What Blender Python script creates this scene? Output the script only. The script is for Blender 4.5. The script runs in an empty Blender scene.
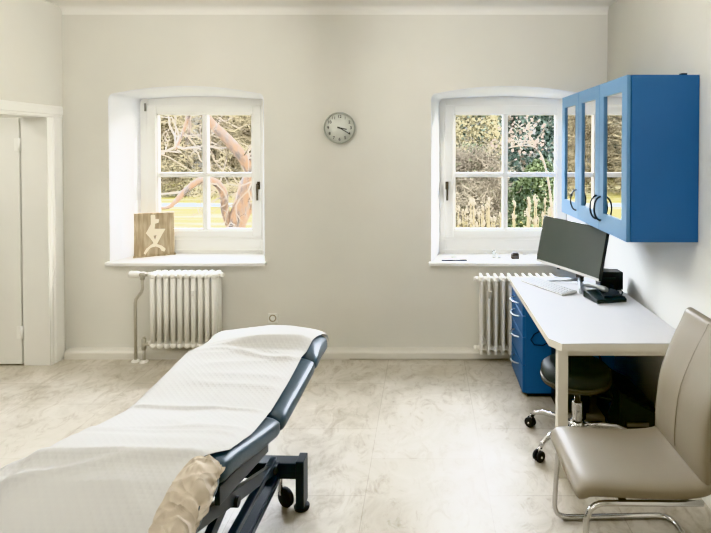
import bpy, math, random
from mathutils import Vector, Matrix, Euler, noise
R = math.radians
rnd = random.Random(7)
COL = bpy.context.scene.collection
sc = bpy.context.scene

# ------------------------------------------------------------------ helpers
def lin(c):
    return tuple(((v/255)/12.92 if v/255 <= .04045 else ((v/255+.055)/1.055)**2.4) for v in c)

class MB:
    """collects geometry; off is subtracted so parts can be written in room coordinates"""
    def __init__(s, off=(0, 0, 0)):
        s.v, s.f, s.sm, s.off = [], [], [], Vector(off)
    def add(s, vs, fs, smooth=False):
        b = len(s.v)
        s.v += [Vector(v)-s.off for v in vs]
        s.f += [tuple(i+b for i in f) for f in fs]
        s.sm += [smooth]*len(fs)
        return s
    def box(s, c, d, rot=None, taper=1.0):
        x, y, z = d[0]/2, d[1]/2, d[2]/2
        vs = [Vector((sx*x*(taper if sz > 0 else 1), sy*y*(taper if sz > 0 else 1), sz*z)) for sz in (-1, 1) for sy in (-1, 1) for sx in (-1, 1)]
        if rot is not None:
            m = Euler(rot).to_matrix() if not isinstance(rot, Matrix) else rot
            vs = [m @ v for v in vs]
        c = Vector(c)
        return s.add([v+c for v in vs], [(0, 2, 3, 1), (4, 5, 7, 6), (0, 1, 5, 4), (2, 6, 7, 3), (0, 4, 6, 2), (1, 3, 7, 5)])
    def bb(s, x0, x1, y0, y1, z0, z1):
        return s.box(((x0+x1)/2, (y0+y1)/2, (z0+z1)/2), (abs(x1-x0), abs(y1-y0), abs(z1-z0)))
    def tube(s, path, r, seg=10, caps=True, smooth=True, closed=False):
        P = [Vector(p) for p in path]; n = len(P)
        rs = r if isinstance(r, (list, tuple)) else [r]*n
        up = None; vs = []
        for i in range(n):
            if closed: t = P[(i+1) % n]-P[i-1]
            else: t = P[min(i+1, n-1)]-P[max(i-1, 0)]
            t.normalize()
            if up is None:
                up = Vector((0, 0, 1)) if abs(t.z) < .9 else Vector((1, 0, 0))
            a = up-t*up.dot(t)
            if a.length < 1e-5: a = t.orthogonal()
            a.normalize(); b = t.cross(a); up = a
            for k in range(seg):
                q = 2*math.pi*k/seg
                vs.append(P[i]+(a*math.cos(q)+b*math.sin(q))*rs[i])
        fs = []
        for i in range(n if closed else n-1):
            j = (i+1) % n
            for k in range(seg):
                l = (k+1) % seg
                fs.append((i*seg+k, i*seg+l, j*seg+l, j*seg+k))
        s.add(vs, fs, smooth)
        if caps and not closed:
            b = len(s.v)-len(vs)
            s.f += [tuple(b+k for k in reversed(range(seg))), tuple(b+(n-1)*seg+k for k in range(seg))]; s.sm += [False, False]
        return s
    def cyl(s, p0, p1, r, r1=None, seg=20):
        return s.tube([p0, p1], [r, r if r1 is None else r1], seg)
    def lathe(s, prof, c, axis=(0, 0, 1), seg=28, smooth=True):
        ax = Vector(axis).normalized(); a = ax.orthogonal().normalized(); b = ax.cross(a); c = Vector(c)
        vs = [c+ax*h+(a*math.cos(2*math.pi*k/seg)+b*math.sin(2*math.pi*k/seg))*max(r, 1e-5) for r, h in prof for k in range(seg)]
        fs = [(i*seg+k, i*seg+(k+1) % seg, (i+1)*seg+(k+1) % seg, (i+1)*seg+k) for i in range(len(prof)-1) for k in range(seg)]
        return s.add(vs, fs, smooth)
    def prism(s, poly, fn, d0, d1):
        """poly: 2-D points; fn(u, v, d) -> 3-D"""
        n = len(poly)
        vs = [fn(u, v, d0) for u, v in poly]+[fn(u, v, d1) for u, v in poly]
        fs = [tuple(range(n)), tuple(reversed(range(n, 2*n)))]+[(i, i+n, (i+1) % n+n, (i+1) % n) for i in range(n)]
        return s.add(vs, fs)
    def grid(s, fn, nu, nv, smooth=True, flip=False):
        vs = [fn(i/nu, j/nv) for i in range(nu+1) for j in range(nv+1)]
        w = nv+1
        fs = [(i*w+j, (i+1)*w+j, (i+1)*w+j+1, i*w+j+1) for i in range(nu) for j in range(nv)]
        if flip: fs = [tuple(reversed(f)) for f in fs]
        return s.add(vs, fs, smooth)
    def leaf(s, p, size, r=rnd):
        a = Vector((r.gauss(0, 1), r.gauss(0, 1), r.gauss(0, 1))).normalized(); b = a.orthogonal().normalized()
        b = Matrix.Rotation(r.uniform(0, 6.28), 3, a) @ b
        p = Vector(p); c = a.cross(b)*size*.4; b = b*size
        return s.add([p-b*.5, p+c, p+b*.5, p-c], [(0, 1, 2, 3)])

def obj(name, mb, mat, parent=None, bevel=0, loc=None, fix=False, sub=0):
    me = bpy.data.meshes.new(name)
    vs = mb.v if loc is None else [v-Vector(loc) for v in mb.v]
    me.from_pydata([tuple(v) for v in vs], [], mb.f)
    me.polygons.foreach_set('use_smooth', mb.sm)
    me.update()
    if fix:
        import bmesh
        bm = bmesh.new(); bm.from_mesh(me); bmesh.ops.remove_doubles(bm, verts=bm.verts, dist=1e-5)
        bmesh.ops.recalc_face_normals(bm, faces=bm.faces); bm.to_mesh(me); bm.free()
    me.materials.append(mat)
    o = bpy.data.objects.new(name, me); COL.objects.link(o)
    if parent is not None: o.parent = parent
    if loc is not None: o.location = loc
    if bevel:
        m = o.modifiers.new('soft', 'BEVEL'); m.width = bevel; m.segments = 2; m.limit_method = 'ANGLE'; m.angle_limit = R(40)
    if sub:
        m = o.modifiers.new('sub', 'SUBSURF'); m.levels = sub; m.render_levels = sub
    return o

def tag(o, label, cat, group=None):
    o['label'] = label; o['category'] = cat
    if group: o['group'] = group
    return o
def thing(name, label, cat, loc=(0, 0, 0), rotz=0, group=None):
    o = bpy.data.objects.new(name, None); COL.objects.link(o); o.empty_display_size = .05
    o.location = loc; o.rotation_euler = (0, 0, rotz)
    return tag(o, label, cat, group)
def struct(name, mb=None, mat=None, bevel=0, loc=None, fix=False):
    if mb is None:
        o = bpy.data.objects.new(name, None); COL.objects.link(o); o.location = loc or (0, 0, 0)
    else: o = obj(name, mb, mat, None, bevel, loc, fix)
    o['kind'] = 'structure'; return o
def dup(root, loc, label=None, group=None, rotz=None, scale=None):
    r = root.copy(); COL.objects.link(r); r.location = loc
    if rotz is not None: r.rotation_euler = (0, 0, rotz)
    if scale is not None: r.scale = (scale,)*3
    if label: r['label'] = label
    if group: r['group'] = group
    for ch in list(root.children):
        c = ch.copy(); COL.objects.link(c); c.parent = r
        for g in list(ch.children):
            d = g.copy(); COL.objects.link(d); d.parent = c
    return r

# ------------------------------------------------------------------ materials
def mat(name, rgb, rough=.5, metal=0, var=0, vscale=6, bump=0, bscale=40, spec=.5, rgb2=None, detail=4, stretch=None, coat=0, lo=.35, hi=.65, sheen=0):
    m = bpy.data.materials.new(name); m.use_nodes = True
    nt = m.node_tree; N = nt.nodes; L = nt.links; p = N['Principled BSDF']
    c = lin(rgb)
    p.inputs['Base Color'].default_value = (*c, 1); p.inputs['Roughness'].default_value = rough
    p.inputs['Metallic'].default_value = metal; p.inputs['Specular IOR Level'].default_value = spec
    p.inputs['Coat Weight'].default_value = coat
    if sheen: p.inputs['Sheen Weight'].default_value = sheen
    tc = N.new('ShaderNodeTexCoord'); mp = N.new('ShaderNodeMapping'); L.new(tc.outputs['Object'], mp.inputs[0])
    if stretch: mp.inputs['Scale'].default_value = stretch
    if var or rgb2:
        n = N.new('ShaderNodeTexNoise'); n.inputs['Scale'].default_value = vscale; n.inputs['Detail'].default_value = detail
        L.new(mp.outputs[0], n.inputs['Vector'])
        r = N.new('ShaderNodeValToRGB'); r.color_ramp.elements[0].position = lo; r.color_ramp.elements[1].position = hi
        c2 = lin(rgb2) if rgb2 else tuple(v*(1-var) for v in c)
        r.color_ramp.elements[0].color = (*c, 1); r.color_ramp.elements[1].color = (*c2, 1)
        L.new(n.outputs['Fac'], r.inputs[0]); L.new(r.outputs[0], p.inputs['Base Color'])
    if bump:
        n2 = N.new('ShaderNodeTexNoise'); n2.inputs['Scale'].default_value = bscale; n2.inputs['Detail'].default_value = 5
        L.new(mp.outputs[0], n2.inputs['Vector'])
        b = N.new('ShaderNodeBump'); b.inputs['Strength'].default_value = bump; b.inputs['Distance'].default_value = .01
        L.new(n2.outputs['Fac'], b.inputs['Height']); L.new(b.outputs[0], p.inputs['Normal'])
    return m

M = {}
M['wall'] = mat('wall plaster', (230, 228, 219.5), .85, bump=.25, bscale=7, var=.05, vscale=1.2)
M['ceil'] = mat('ceiling plaster', (246, 244, 238), .9, bump=.1, bscale=5)
M['reveal'] = mat('reveal plaster', (232, 234, 238), .8, bump=.2, bscale=9)
M['paint'] = mat('white lacquer', (246, 245, 240), .4, var=.03, vscale=3)
M['skirt'] = mat('skirting paint', (232, 229, 220), .5, var=.04, vscale=3)
M['doorpaint'] = mat('door lacquer', (238, 237, 231), .45, var=.03, vscale=2)
M['sill'] = mat('sill board', (244, 243, 240), .3, var=.02)
M['rad'] = mat('radiator enamel', (247, 245, 238), .35, var=.03)
M['pipe'] = mat('painted pipe', (196, 190, 176), .45, var=.08, vscale=20)
M['steel'] = mat('brushed steel', (150, 148, 140), .3, 1)
M['well'] = mat('socket well', (168, 156, 132), .5, var=.1)
M['handle'] = mat('dark bronze handle', (92, 84, 70), .4, .6, var=.05)
M['rimdark'] = mat('dark seat rim', (92, 90, 82), .35, .8, var=.05)
M['chrome'] = mat('chrome', (225, 225, 225), .08, 1, var=.03)
M['black'] = mat('black plastic', (24, 27, 28), .45, var=.2, vscale=30)
M['rubber'] = mat('black rubber', (30, 32, 36), .6, var=.2, vscale=20)
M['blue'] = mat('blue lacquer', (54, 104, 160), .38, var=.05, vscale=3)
M['blueglare'] = mat('blue lacquer with glare', (98, 142, 182), .36, var=.05, vscale=3)  # lighter copy of the blue: window glare put into the cabinet door colour
M['grey'] = mat('grey laminate', (214, 214, 212), .4, var=.03)
M['desk'] = mat('white desk laminate', (216, 216, 217), .28, var=.02, vscale=9)
M['deskedge'] = mat('cream edging', (226, 221, 208), .4, var=.03)
M['screen'] = mat('matt dark screen', (78, 84, 78), .4, var=.1, vscale=3, spec=.6)
M['whiteplastic'] = mat('white plastic', (228, 228, 226), .35, var=.02)
M['silver'] = mat('silver plastic', (184, 188, 192), .3, .7, var=.03)
M['keys'] = mat('pale keys', (206, 208, 212), .4, var=.04)
M['leather'] = mat('slate upholstery', (68, 86, 99), .34, var=.12, vscale=8, bump=.06, bscale=180, spec=.6)
M['metal'] = mat('anthracite metal', (52, 60, 66), .4, .2, var=.1, vscale=10)
M['railmetal'] = mat('grey rail', (84, 92, 98), .3, .7, var=.1, vscale=10)
M['taupe'] = mat('taupe leatherette', (139, 130, 114), .42, var=.05, vscale=5, bump=.05, bscale=200)
M['seatblack'] = mat('black seat leather', (40, 47, 45), .5, var=.1, vscale=9, bump=.05, bscale=150)
M['wood'] = mat('weathered wood', (188, 172, 144), .7, rgb2=(150, 132, 104), vscale=5, stretch=(9, 9, 1), bump=.2, bscale=12)
M['woodlight'] = mat('pale cut wood', (252, 242, 218), .6, var=.05)
M['clockface'] = mat('clock dial', (226, 228, 220), .4, var=.03)
M['clockrim'] = mat('clock rim', (182, 184, 174), .3, .4, var=.05)
M['ink'] = mat('dark ink', (52, 52, 48), .5, var=.1)
M['paperwhite'] = mat('white paper', (244, 242, 236), .7, var=.02)
M['bluish'] = mat('dark blue plastic', (30, 40, 62), .4, var=.1)
M['charcoal'] = mat('charcoal plastic', (74, 68, 62), .5, var=.1)
M['tape'] = mat('greenish black plastic', (26, 36, 34), .4, var=.2, vscale=14)
M['bark'] = mat('brown bark', (64, 43, 18), .9, rgb2=(24, 17, 9), vscale=16, stretch=(1, 1, .3), bump=.5, bscale=14)  # brown bark mottled darker by stretched noise
M['barkpale'] = mat('pale bark', (76, 66, 50), .9, rgb2=(40, 34, 26), vscale=8, bump=.4, bscale=16)

def glass_mat(name, refl, tint=(1, 1, 1)):
    m = bpy.data.materials.new(name); m.use_nodes = True
    N = m.node_tree.nodes; L = m.node_tree.links; N.remove(N['Principled BSDF']); out = N['Material Output']
    t = N.new('ShaderNodeBsdfTransparent'); t.inputs[0].default_value = (*tint, 1)
    g = N.new('ShaderNodeBsdfGlossy'); g.inputs['Roughness'].default_value = .015
    x = N.new('ShaderNodeMixShader'); lw = N.new('ShaderNodeLayerWeight'); lw.inputs[0].default_value = refl
    L.new(lw.outputs['Fresnel'], x.inputs[0]); L.new(t.outputs[0], x.inputs[1]); L.new(g.outputs[0], x.inputs[2]); L.new(x.outputs[0], out.inputs[0])
    return m
M['glass'] = glass_mat('window glass', .15)
M['cabglass'] = glass_mat('cabinet glass', .5, (.75, .8, .8))
m = mat('thin clear glass', (236, 240, 240), .05); m.node_tree.nodes['Principled BSDF'].inputs['Transmission Weight'].default_value = .8
M['clear'] = m

def floor_mat():
    m = bpy.data.materials.new('stone look vinyl tiles'); m.use_nodes = True
    N = m.node_tree.nodes; L = m.node_tree.links; p = N['Principled BSDF']
    tc = N.new('ShaderNodeTexCoord'); mp = N.new('ShaderNodeMapping'); L.new(tc.outputs['Object'], mp.inputs[0])
    mp.inputs['Location'].default_value = (.16, .22, 0)
    n1 = N.new('ShaderNodeTexNoise'); n1.inputs['Scale'].default_value = 2.2; n1.inputs['Detail'].default_value = 8; n1.inputs['Roughness'].default_value = .65; n1.inputs['Distortion'].default_value = 1.2
    n2 = N.new('ShaderNodeTexNoise'); n2.inputs['Scale'].default_value = 9; n2.inputs['Detail'].default_value = 8; n2.inputs['Roughness'].default_value = .7; n2.inputs['Distortion'].default_value = 2.0
    st = N.new('ShaderNodeMapping'); st.inputs['Scale'].default_value = (1, .55, 1); L.new(tc.outputs['Object'], st.inputs[0])
    L.new(mp.outputs[0], n1.inputs['Vector']); L.new(st.outputs[0], n2.inputs['Vector'])
    r1 = N.new('ShaderNodeValToRGB'); e = r1.color_ramp.elements
    e[0].position = .33; e[0].color = (*lin((186, 179, 164)), 1); e[1].position = .62; e[1].color = (*lin((214, 208, 197)), 1)
    r2 = N.new('ShaderNodeValToRGB'); e = r2.color_ramp.elements
    e[0].position = .30; e[0].color = (*lin((176, 162, 136)), 1); e[1].position = .5; e[1].color = (1, 1, 1, 1)
    L.new(n1.outputs['Fac'], r1.inputs[0]); L.new(n2.outputs['Fac'], r2.inputs[0])
    mx = N.new('ShaderNodeMix'); mx.data_type = 'RGBA'; mx.blend_type = 'MULTIPLY'; mx.inputs[0].default_value = .5
    L.new(r1.outputs[0], mx.inputs[6]); L.new(r2.outputs[0], mx.inputs[7])
    br = N.new('ShaderNodeTexBrick'); br.offset = .5; br.inputs['Scale'].default_value = 1; br.inputs['Brick Width'].default_value = .62; br.inputs['Row Height'].default_value = .62
    br.inputs['Mortar Size'].default_value = .0022; br.inputs['Mortar Smooth'].default_value = .3
    br.inputs['Color1'].default_value = (1, 1, 1, 1); br.inputs['Color2'].default_value = (.93, .92, .9, 1); br.inputs['Mortar'].default_value = (.62, .58, .52, 1)
    rot = N.new('ShaderNodeMapping'); rot.inputs['Rotation'].default_value = (0, 0, R(90)); rot.inputs['Location'].default_value = (.1, .3, 0); L.new(tc.outputs['Object'], rot.inputs[0]); L.new(rot.outputs[0], br.inputs['Vector'])
    m2 = N.new('ShaderNodeMix'); m2.data_type = 'RGBA'; m2.blend_type = 'MULTIPLY'; m2.inputs[0].default_value = .7
    L.new(mx.outputs[2], m2.inputs[6]); L.new(br.outputs['Color'], m2.inputs[7]); L.new(m2.outputs[2], p.inputs['Base Color'])
    p.inputs['Roughness'].default_value = .42; p.inputs['Specular IOR Level'].default_value = .4
    return m
M['floor'] = floor_mat()

def paper_mat(name, rgb, strength):
    m = mat(name, rgb, .8, var=.02, vscale=4)
    N = m.node_tree.nodes; L = m.node_tree.links; p = N['Principled BSDF']
    tc = N.new('ShaderNodeTexCoord'); hs = []
    for a in (R(45), R(-45)):
        mp = N.new('ShaderNodeMapping'); mp.inputs['Rotation'].default_value = (0, 0, a); L.new(tc.outputs['Object'], mp.inputs[0])
        w = N.new('ShaderNodeTexWave'); w.inputs['Scale'].default_value = 15; w.inputs['Distortion'].default_value = .3; L.new(mp.outputs[0], w.inputs['Vector'])
        hs.append(w)
    mul = N.new('ShaderNodeMath'); mul.operation = 'MAXIMUM'; L.new(hs[0].outputs['Fac'], mul.inputs[0]); L.new(hs[1].outputs['Fac'], mul.inputs[1])
    nz = N.new('ShaderNodeTexNoise'); nz.inputs['Scale'].default_value = 9; nz.inputs['Detail'].default_value = 4
    ad = N.new('ShaderNodeMath'); ad.operation = 'MULTIPLY_ADD'; ad.inputs[1].default_value = 2.5; L.new(nz.outputs['Fac'], ad.inputs[0]); L.new(mul.outputs[0], ad.inputs[2])
    b = N.new('ShaderNodeBump'); b.inputs['Strength'].default_value = strength; b.inputs['Distance'].default_value = .004
    L.new(ad.outputs[0], b.inputs['Height']); L.new(b.outputs[0], p.inputs['Normal'])
    return m
M['paper'] = paper_mat('embossed couch paper', (211, 211, 210), .13)
def crumple_mat(name, rgb):
    m = mat(name, rgb, .75, var=.05, vscale=9); N = m.node_tree.nodes; L = m.node_tree.links; p = N['Principled BSDF']
    tc = N.new('ShaderNodeTexCoord'); nz = N.new('ShaderNodeTexNoise'); nz.inputs['Scale'].default_value = 7; L.new(tc.outputs['Object'], nz.inputs['Vector'])
    mx = N.new('ShaderNodeMix'); mx.data_type = 'RGBA'; mx.inputs[0].default_value = .16; L.new(tc.outputs['Object'], mx.inputs[6]); L.new(nz.outputs['Color'], mx.inputs[7])
    mp = N.new('ShaderNodeMapping'); mp.inputs['Scale'].default_value = (14, 34, 12); mp.inputs['Rotation'].default_value = (0, 0, R(25)); L.new(mx.outputs[2], mp.inputs[0])
    v = N.new('ShaderNodeTexVoronoi'); v.inputs['Scale'].default_value = 1; L.new(mp.outputs[0], v.inputs['Vector'])
    b = N.new('ShaderNodeBump'); b.inputs['Strength'].default_value = .9; b.inputs['Distance'].default_value = .022; L.new(v.outputs['Distance'], b.inputs['Height']); L.new(b.outputs[0], p.inputs['Normal'])
    return m
M['crumple'] = crumple_mat('crumpled couch paper', (206, 194, 176))

def outdoor(name, a, b, c=None, scale=3, rough=.9, trans=0):
    a, b, c = [None if q is None else tuple(v*.44+sum(q)*.017 for v in q) for q in (a, b, c)]
    m = mat(name, a, rough, rgb2=b, vscale=scale, detail=6, spec=.1)
    if c:
        r = [n for n in m.node_tree.nodes if n.type == 'VALTORGB'][0]
        e = r.color_ramp.elements.new(.5); e.color = (*lin(c), 1)
    return m
M['straw'] = outdoor('straw twigs', (182, 164, 118), (86, 70, 46), scale=1.2)
M['twig'] = outdoor('grey brown twigs', (150, 136, 108), (84, 72, 56), scale=1.1)
M['ever'] = outdoor('evergreen needles', (76, 92, 74), (38, 54, 42), scale=1.4)
M['pine'] = outdoor('olive green needles', (92, 104, 56), (44, 58, 34), scale=1.6)
M['willow'] = outdoor('yellow willow leaves', (162, 148, 100), (104, 94, 64), scale=1.5)
M['pink'] = outdoor('dry pinkish leaves', (158, 138, 118), (112, 94, 80), scale=2)
M['plume'] = outdoor('dry seed plumes', (186, 172, 142), (140, 124, 94), scale=5)
M['hill'] = outdoor('wooded slope', (62, 56, 40), (22, 24, 18), (42, 40, 27), scale=1.6)
M['lawn'] = outdoor('winter lawn', (118, 108, 26), (180, 172, 130), (128, 114, 36), scale=1.1)
for n_ in M['lawn'].node_tree.nodes:
    if n_.type == 'MAPPING': n_.inputs['Scale'].default_value = (.35, 1.6, 1)
M['path'] = outdoor('pale path', (150, 156, 156), (128, 132, 130), scale=1)
M['render'] = outdoor('outside render', (120, 116, 104), (110, 104, 94), scale=2)

# ------------------------------------------------------------------ room
XL, XR, YB, YF, H = -3.01, 1.515, 4.33, -1.6, 2.907
YI = 4.67            # inner end of the window reveals
def xr(z):           # the old right-hand wall leans in a little towards the floor
    return XR if z > 1.2 else XR-.115*(1.2-z)/1.2
WIN = [(-2.622, -1.352), (.062, 1.332)]
ZS, ZC, ZP, RC = .785, 2.175, 2.245, .035
def arch(x0, x1, zc, zp, r):
    """points of an opening from bottom left over the arch to bottom right"""
    w = (x1-x0)/2; xm = (x0+x1)/2; h = zp-zc; rad = (w*w+h*h)/(2*h)
    pts = [(x0, ZS), (x0, zc-r)]
    top = []
    for i in range(25):
        x = x0+(x1-x0)*i/24
        top.append([x, zp-rad+math.sqrt(rad*rad-(x-xm)**2)])
    for k in (1, 2, 3):
        a = R(22.5*k); pts.append((x0+r-r*math.cos(a), zc-r+r*math.sin(a)+.004*k))
    pts += [tuple(t) for t in top[2:-2]]
    for k in (3, 2, 1):
        a = R(22.5*k); pts.append((x1-r+r*math.cos(a), zc-r+r*math.sin(a)+.004*k))
    pts += [(x1, zc-r), (x1, ZS)]
    return pts

wb = MB()
xs = [XL]
for x0, x1 in WIN:
    o = arch(x0-.012, x1+.012, ZC+.01, ZP+.012, RC+.01)
    # wall face left of the opening
    wb.add([(xs[-1], YB, 0), (x0-.012, YB, 0), (x0-.012, YB, H), (xs[-1], YB, H)], [(0, 1, 2, 3)])
    wb.add([(x0-.012, YB, 0), (x1+.012, YB, 0), (x1+.012, YB, ZS), (x0-.012, YB, ZS)], [(0, 1, 2, 3)])
    for (a, b) in zip(o[1:-2], o[2:-1]):
        if b[0]-a[0] > 1e-6:
            wb.add([(a[0], YB, a[1]), (b[0], YB, b[1]), (b[0], YB, H), (a[0], YB, H)], [(0, 1, 2, 3)])
    xs.append(x1+.012)
    i1 = arch(x0, x1, ZC, ZP, RC)
    i2 = arch(x0+.07, x1-.07, ZC-.003, ZP-.045, RC)
    rings = [[(p[0], YB, p[1]) for p in o], [(p[0]*.5+q[0]*.5, YB+.004, p[1]*.5+q[1]*.5) for p, q in zip(o, i1)], [(p[0], YB+.014, p[1]) for p in i1], [(p[0], YI+.01, p[1]) for p in i2]]
    n = len(o)
    vs = sum(rings, [])
    wb.add(vs, [(k*n+i, k*n+i+1, (k+1)*n+i+1, (k+1)*n+i) for k in range(3) for i in range(n-1)], True)
wb.add([(xs[-1], YB, 0), (XR+.05, YB, 0), (XR+.05, YB, H), (xs[-1], YB, H)], [(0, 1, 2, 3)])
# outer skin of the wall round the two frames
fx = [(x0+.05, x1-.05) for x0, x1 in WIN]; zt = ZP-.02
for a, b in ((XL-.3, fx[0][0]), (fx[0][1], fx[1][0]), (fx[1][1], XR+.3)):
    wb.bb(a, b, YI+.012, YI+.13, -.5, H+.2)
for a, b in fx:
    wb.bb(a, b, YI+.012, YI+.13, zt, H+.2); wb.bb(a, b, YI+.012, YI+.13, -.5, ZS-.01)
wo = struct('wall_back', wb, M['wall'], fix=False)
wo.data.materials.append(M['reveal'])
for p_ in wo.data.polygons:
    if p_.use_smooth: p_.material_index = 1

b = MB()
zz = [0, 1.2, H]
for z0, z1 in zip(zz, zz[1:]):
    b.add([(xr(z0), YB+.02, z0), (xr(z0), YF, z0), (xr(z1), YF, z1), (xr(z1), YB+.02, z1), (XR+.3, YB+.02, z0), (XR+.3, YF, z0), (XR+.3, YF, z1), (XR+.3, YB+.02, z1)],
          [(0, 1, 2, 3), (4, 7, 6, 5), (0, 3, 7, 4), (1, 5, 6, 2)], True)
struct('wall_right', b, M['wall'])
DY0, DY1, DZ, DT = 3.16, 4.135, 1.985, .19     # doorway in the left wall
b = MB()
b.bb(XL-DT, XL, DY1+.03, YB+.02, 0, H); b.bb(XL-DT, XL, DY0-.03, DY1+.03, DZ+.03, H); b.bb(XL-DT, XL, YF, DY0-.03, 0, H)
struct('wall_left', b, M['wall'])
struct('wall_front', MB().bb(XL-.2, XR+.3, YF-.12, YF, 0, H), M['wall'])
struct('floor', MB().bb(-5.2, XR+.3, YF-.1, YB+.02, -.1, 0), M['floor'])
b = MB().bb(-5.2, XR+.3, YF-.1, YB+.34, H, H+.12)
# soft cove where ceiling and back wall meet
b.grid(lambda u, v: Vector((XL+(XR-XL)*u, YB-.06+.06*math.sin(v*math.pi/2), H-.06+.06*math.cos(v*math.pi/2))), 2, 8)
struct('ceiling', b, M['ceil'])
# adjoining room seen through the doorway
b = MB(); b.bb(-5.2, -5.08, 2.2, YB+.02, 0, H); b.bb(-5.2, XL-DT, YB+.02, YB+.12, 0, H); b.bb(-5.2, XL-DT, 2.08, 2.2, 0, H)
struct('wall_adjoining', b, M['wall'])

b = MB()
b.prism([(-.01, 0), (.078, 0), (.078, .052), (.07, .064), (.062, .068), (-.01, .07)], lambda u, v, d: Vector((d, YB-u, v)), XL+.04, xr(0))
struct('baseboard_back', b, M['skirt'])
b = MB()
b.prism([(0, 0), (.022, 0), (.022, .062), (.016, .08), (0, .082)], lambda u, v, d: Vector((xr(v)-u, d, v)), YF, YB-.02)
struct('baseboard_right', b, M['paint'])
b = MB(); b.prism([(0, 0), (.02, 0), (.02, .06), (.012, .074), (0, .076)], lambda u, v, d: Vector((XL+u, d, v)), YF, DY0-.2)
struct('baseboard_left', b, M['paint'])

# door casing, lining and the leaf standing open into the next room
cas = [(0, 0), (.16, 0), (.16, .014), (.135, .026), (.05, .026), (.04, .018), (.015, .018), (.008, .012), (0, .012)]
b = MB()
for s_, y in ((1, DY1), (-1, DY0)):
    b.prism(cas, lambda u, v, d: Vector((XL+v, y+s_*u, d)), 0, DZ)
b.prism([(u*.62, v) for u, v in cas], lambda u, v, d: Vector((XL+v, d, DZ+u)), DY0-.16, DY1+.16)
struct('trim_1', b, M['paint'], fix=True)
dr = struct('door_1', loc=(XL-DT, DY1, 0)); OF = (XL-DT, DY1, 0)
b = MB(OF)
b.bb(XL-DT-.01, XL+.012, DY1-.005, DY1+.035, 0, DZ+.03); b.bb(XL-DT-.01, XL+.012, DY0-.035, DY0+.005, 0, DZ+.03); b.bb(XL-DT-.01, XL+.012, DY0, DY1, DZ, DZ+.03)
obj('door_lining', b, M['doorpaint'], dr, .003)
b = MB(OF); b.bb(XL-DT-.93, XL-DT-.025, DY1-.005, DY1+.037, .012, DZ-.006)
lf = obj('door_leaf', b, M['doorpaint'], dr, .004)
for z in (.22, 1.72):
    b = MB(OF); b.cyl((XL-DT-.016, DY1-.012, z), (XL-DT-.016, DY1-.012, z+.1), .009); b.bb(XL-DT-.06, XL-DT-.02, DY1-.009, DY1-.003, z, z+.1)
    obj('hinge', b, M['paint'], lf)
b = MB(OF); b.tube([(XL-DT-.85, DY1, 1.02), (XL-DT-.85, DY1-.05, 1.02), (XL-DT-.76, DY1-.055, 1.02)], .01)
obj('door_handle', b, M['steel'], lf)

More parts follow.
